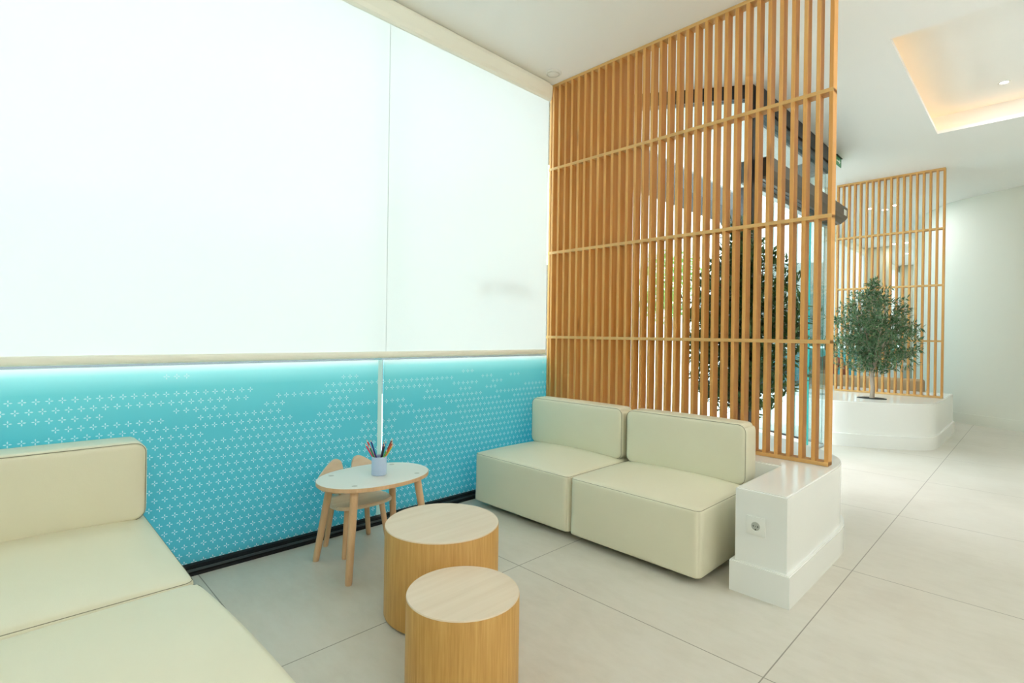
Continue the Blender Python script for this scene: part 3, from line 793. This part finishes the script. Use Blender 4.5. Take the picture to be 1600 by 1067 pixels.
# ---- beyond the far screen
bs = thing('upholstered_bench', 'long tan upholstered bench back beyond the far slatted screen', 'bench', (-1.86, 9.0, 0))
bm = soft_box(-.74, .74, -.16, .10, .10, .625, .04, 20, (.0, .004)); obj('backrest', bm, M['tan'], bs, True, 80)
bm = soft_box(-.74, .74, .10, .62, .10, .42, .04, 20, (.012, .004)); obj('seat', bm, M['tan'], bs, True, 80)
for sx in (-.66, .66):
    for sy in (-.08, .52):
        bm = B(); tube(bm, [(sx, sy, 0), (sx, sy, .12)], .02, 12); obj('leg', bm, M['black'], bs)
ct = thing('reception_counter', 'low white counter beyond the far slatted screen', 'counter', (-2.25, 12.6, 0))
bm = B(); box(bm, -.38, .35, -.3, .3, 0, .66, .01); obj('body', bm, M['gloss'], ct)
bm = B(); box(bm, -.41, .37, -.33, .33, .66, .70, .008); obj('top', bm, M['gloss'], ct)
# seated person, back to the camera
pr = thing('person', 'seated person in a rust red top and dark trousers beyond the far screen', 'person', (-2.55, 10.15, 0))
bm = B()
sk = {'pelvis': ((0, 0, .40), .125), 'waist': ((0, .0, .55), .115), 'chest': ((0, .02, .74), .135), 'neckb': ((0, .03, .87), .065), 'neck': ((0, .04, .92), .048), 'head': ((0, .07, 1.00), .085), 'crown': ((0, .07, 1.07), .075),
      'shl': ((-.15, .02, .82), .055), 'ell': ((-.21, .07, .60), .042), 'wrl': ((-.14, .27, .52), .030), 'hal': ((-.12, .33, .51), .032),
      'shr': ((.15, .02, .82), .055), 'elr': ((.21, .07, .60), .042), 'wrr': ((.14, .27, .52), .030), 'har': ((.12, .33, .51), .032),
      'hil': ((-.09, .04, .40), .085), 'knl': ((-.12, .42, .42), .062), 'anl': ((-.12, .42, .09), .040), 'tol': ((-.13, .56, .045), .035),
      'hir': ((.09, .04, .40), .085), 'knr': ((.12, .42, .42), .062), 'anr': ((.12, .42, .09), .040), 'tor': ((.13, .56, .045), .035)}
ed = [('pelvis', 'waist'), ('waist', 'chest'), ('chest', 'neckb'), ('neckb', 'neck'), ('neck', 'head'), ('head', 'crown'),
      ('chest', 'shl'), ('shl', 'ell'), ('ell', 'wrl'), ('wrl', 'hal'), ('chest', 'shr'), ('shr', 'elr'), ('elr', 'wrr'), ('wrr', 'har'),
      ('pelvis', 'hil'), ('hil', 'knl'), ('knl', 'anl'), ('anl', 'tol'), ('pelvis', 'hir'), ('hir', 'knr'), ('knr', 'anr'), ('anr', 'tor')]
idx = {k: i for i, k in enumerate(sk)}
me = bpy.data.meshes.new('body'); me.from_pydata([v[0] for v in sk.values()], [(idx[a], idx[b]) for a, b in ed], [])
for mm in ('rust', 'skin', 'navy', 'hair'): me.materials.append(M[mm])
bo = bpy.data.objects.new('body', me); COL.objects.link(bo); bo.parent = pr
md = bo.modifiers.new('skin', 'SKIN'); md.use_smooth_shade = True
sv = me.skin_vertices[0].data
for k, i in idx.items(): sv[i].radius = (sk[k][1], sk[k][1] * (.8 if k in ('chest', 'waist', 'pelvis') else 1)); sv[i].use_root = (k == 'pelvis')
bo.modifiers.new('sub', 'SUBSURF').levels = 2
bo.modifiers['sub'].render_levels = 2
bpy.context.view_layer.update()
me2 = bpy.data.meshes.new_from_object(bo.evaluated_get(bpy.context.evaluated_depsgraph_get()))
bo.modifiers.clear(); bo.data = me2; me2.name = 'body'
me2.materials.clear()
for mm in ('rust', 'skin', 'navy'): me2.materials.append(M[mm])
for p in me2.polygons:
    c = p.center
    if c.z > .885 or (c.y > .24 and .46 < c.z < .60): p.material_index = 1
    elif c.z < .47 : p.material_index = 2
    else: p.material_index = 0
    p.use_smooth = True
bm = soft_box(-.092, .092, -.035, .135, .93, 1.125, .08, 14); obj('hair', bm, M['hair'], pr, True, 80)
sb = thing('stool', 'low pale block seat under the seated person beyond the far screen', 'seat', (-2.55, 10.20, 0))
bm = soft_box(-.22, .22, -.22, .18, .0, .30, .02, 12); obj('seat_block', bm, M['gloss'], sb, True, 60)

# ------------------------------------------------------------------ outdoors
M['pave'] = plaster('pale paving', (.72, .72, .70), .7)
M['render1'] = plaster('grey render', (.11, .115, .12), .8)
M['render2'] = plaster('dark grey render', (.04, .04, .038), .8)
M['winglass'] = mat('dark window glass', (.03, .035, .04), .15)
M['slab'] = plaster('pale slab', (.11, .11, .10), .7)
M['awn'] = mat('dark awning cloth', (.02, .02, .02), .8)
bm = B(); box(bm, -60, -2.95, -40, 80, -.15, -.03); struct('outdoor_paving', bm, M['pave'])  # ground slab of the street outside
bm = B(); box(bm, -2.95, -1.66, 3.5, 7.1, .0005, .001); bm.free()
nb = thing('building', 'long low grey building opposite, faint behind the white blind', 'building', (-9.5, 0, -.03))
bm = B(); box(bm, -.5, .5, -20, 12, 0, 2.90); obj('wall', bm, M['render1'], nb)
bm = B(); box(bm, -.55, .55, -20, 12, 2.90, 3.0); obj('coping', bm, M['render1'], nb)
for k in range(7):
    bm = B(); box(bm, .5, .51, -17 + k * 4, -15 + k * 4, .9, 2.2); obj('window', bm, M['winglass'], nb)
ho = thing('house', 'gabled house roof with chimney, faint behind the blind at its right', 'building', (-16, 11, -.03))
def onx16(pts): return pts
bm = B(); pts = [(-1.3, 5.6), (2.6, 7.75), (2.6, 8.55), (3.2, 8.55), (3.2, 7.2), (5.2, 6.9), (7.0, 6.95), (8.8, 6.0), (8.8, 0), (-1.3, 0)]
a = [bm.verts.new((-.4, y, z)) for y, z in pts]; b = [bm.verts.new((.4, y, z)) for y, z in pts]
bm.faces.new(a[::-1]); bm.faces.new(b)
for i in range(len(pts)): bm.faces.new((a[i], a[(i + 1) % len(pts)], b[(i + 1) % len(pts)], b[i]))
bmesh.ops.recalc_face_normals(bm, faces=bm.faces); obj('gable', bm, M['render1'], ho)
ap = thing('apartment_building', 'grey apartment block with white balcony slabs across the street', 'building', (-12, 26, -.03))
bm = B(); box(bm, -2, 0, -12, 14, 7.3, 14); obj('wall', bm, M['render2'], ap)
bm = B(); box(bm, -2, 0, -12, 14, 0, 7.3); obj('lower_wall', bm, M['pave'], ap)
for k in range(2):
    z = 8.35 + k * 1.9
    bm = B(); box(bm, 0, 1.2, -12, 14, z, z + .22); obj('balcony', bm, M['slab'], ap)
    for j in range(6):
        bm = B(); box(bm, 0, .03, -11 + j * 4.2, -8.6 + j * 4.2, z + .5, z + 1.3); obj('window', bm, M['winglass'], ap)
bm = B(); box(bm, 0, 1.6, -12, 14, 7.3, 8.1); obj('awning', bm, M['awn'], ap)
# street tree outside the entrance
def street_tree(label, x, y, r, z0, z1, seed, n=700):
    rnd = random.Random(seed); t = thing('street_tree', label, 'tree', (x, y, -.03))
    bm = B(); tube(bm, [(0, 0, 0), (.03, .02, z0), (0, 0, (z0 + z1) / 2)], [.09, .07, .03], 10); obj('trunk', bm, M['bark2'], t, True)
    bm = B()
    for i in range(n):
        while True:
            v = Vector((rnd.uniform(-1, 1), rnd.uniform(-1, 1), rnd.uniform(-1, 1)))
            if v.length < 1: break
        c = Vector((v.x * r, v.y * r, (z0 + z1) / 2 + v.z * (z1 - z0) / 2))
        for j in range(6):
            o = c + Vector((rnd.gauss(0, .07), rnd.gauss(0, .07), rnd.gauss(0, .07))); d = Vector((rnd.gauss(0, 1), rnd.gauss(0, 1), rnd.gauss(0, 1))).normalized()
            s = d.cross(Vector((rnd.gauss(0, 1), rnd.gauss(0, 1), 1))).normalized() * .03
            bm.faces.new([bm.verts.new(q) for q in (o - d * .06, o + s, o + d * .06, o - s)])
    obj('foliage', bm, M['leaf3'], t); return t
street_tree('light green street tree outside the entrance, seen between the screen slats', -6.0, 10.9, .8, 1.5, 3.2, 5, 260)
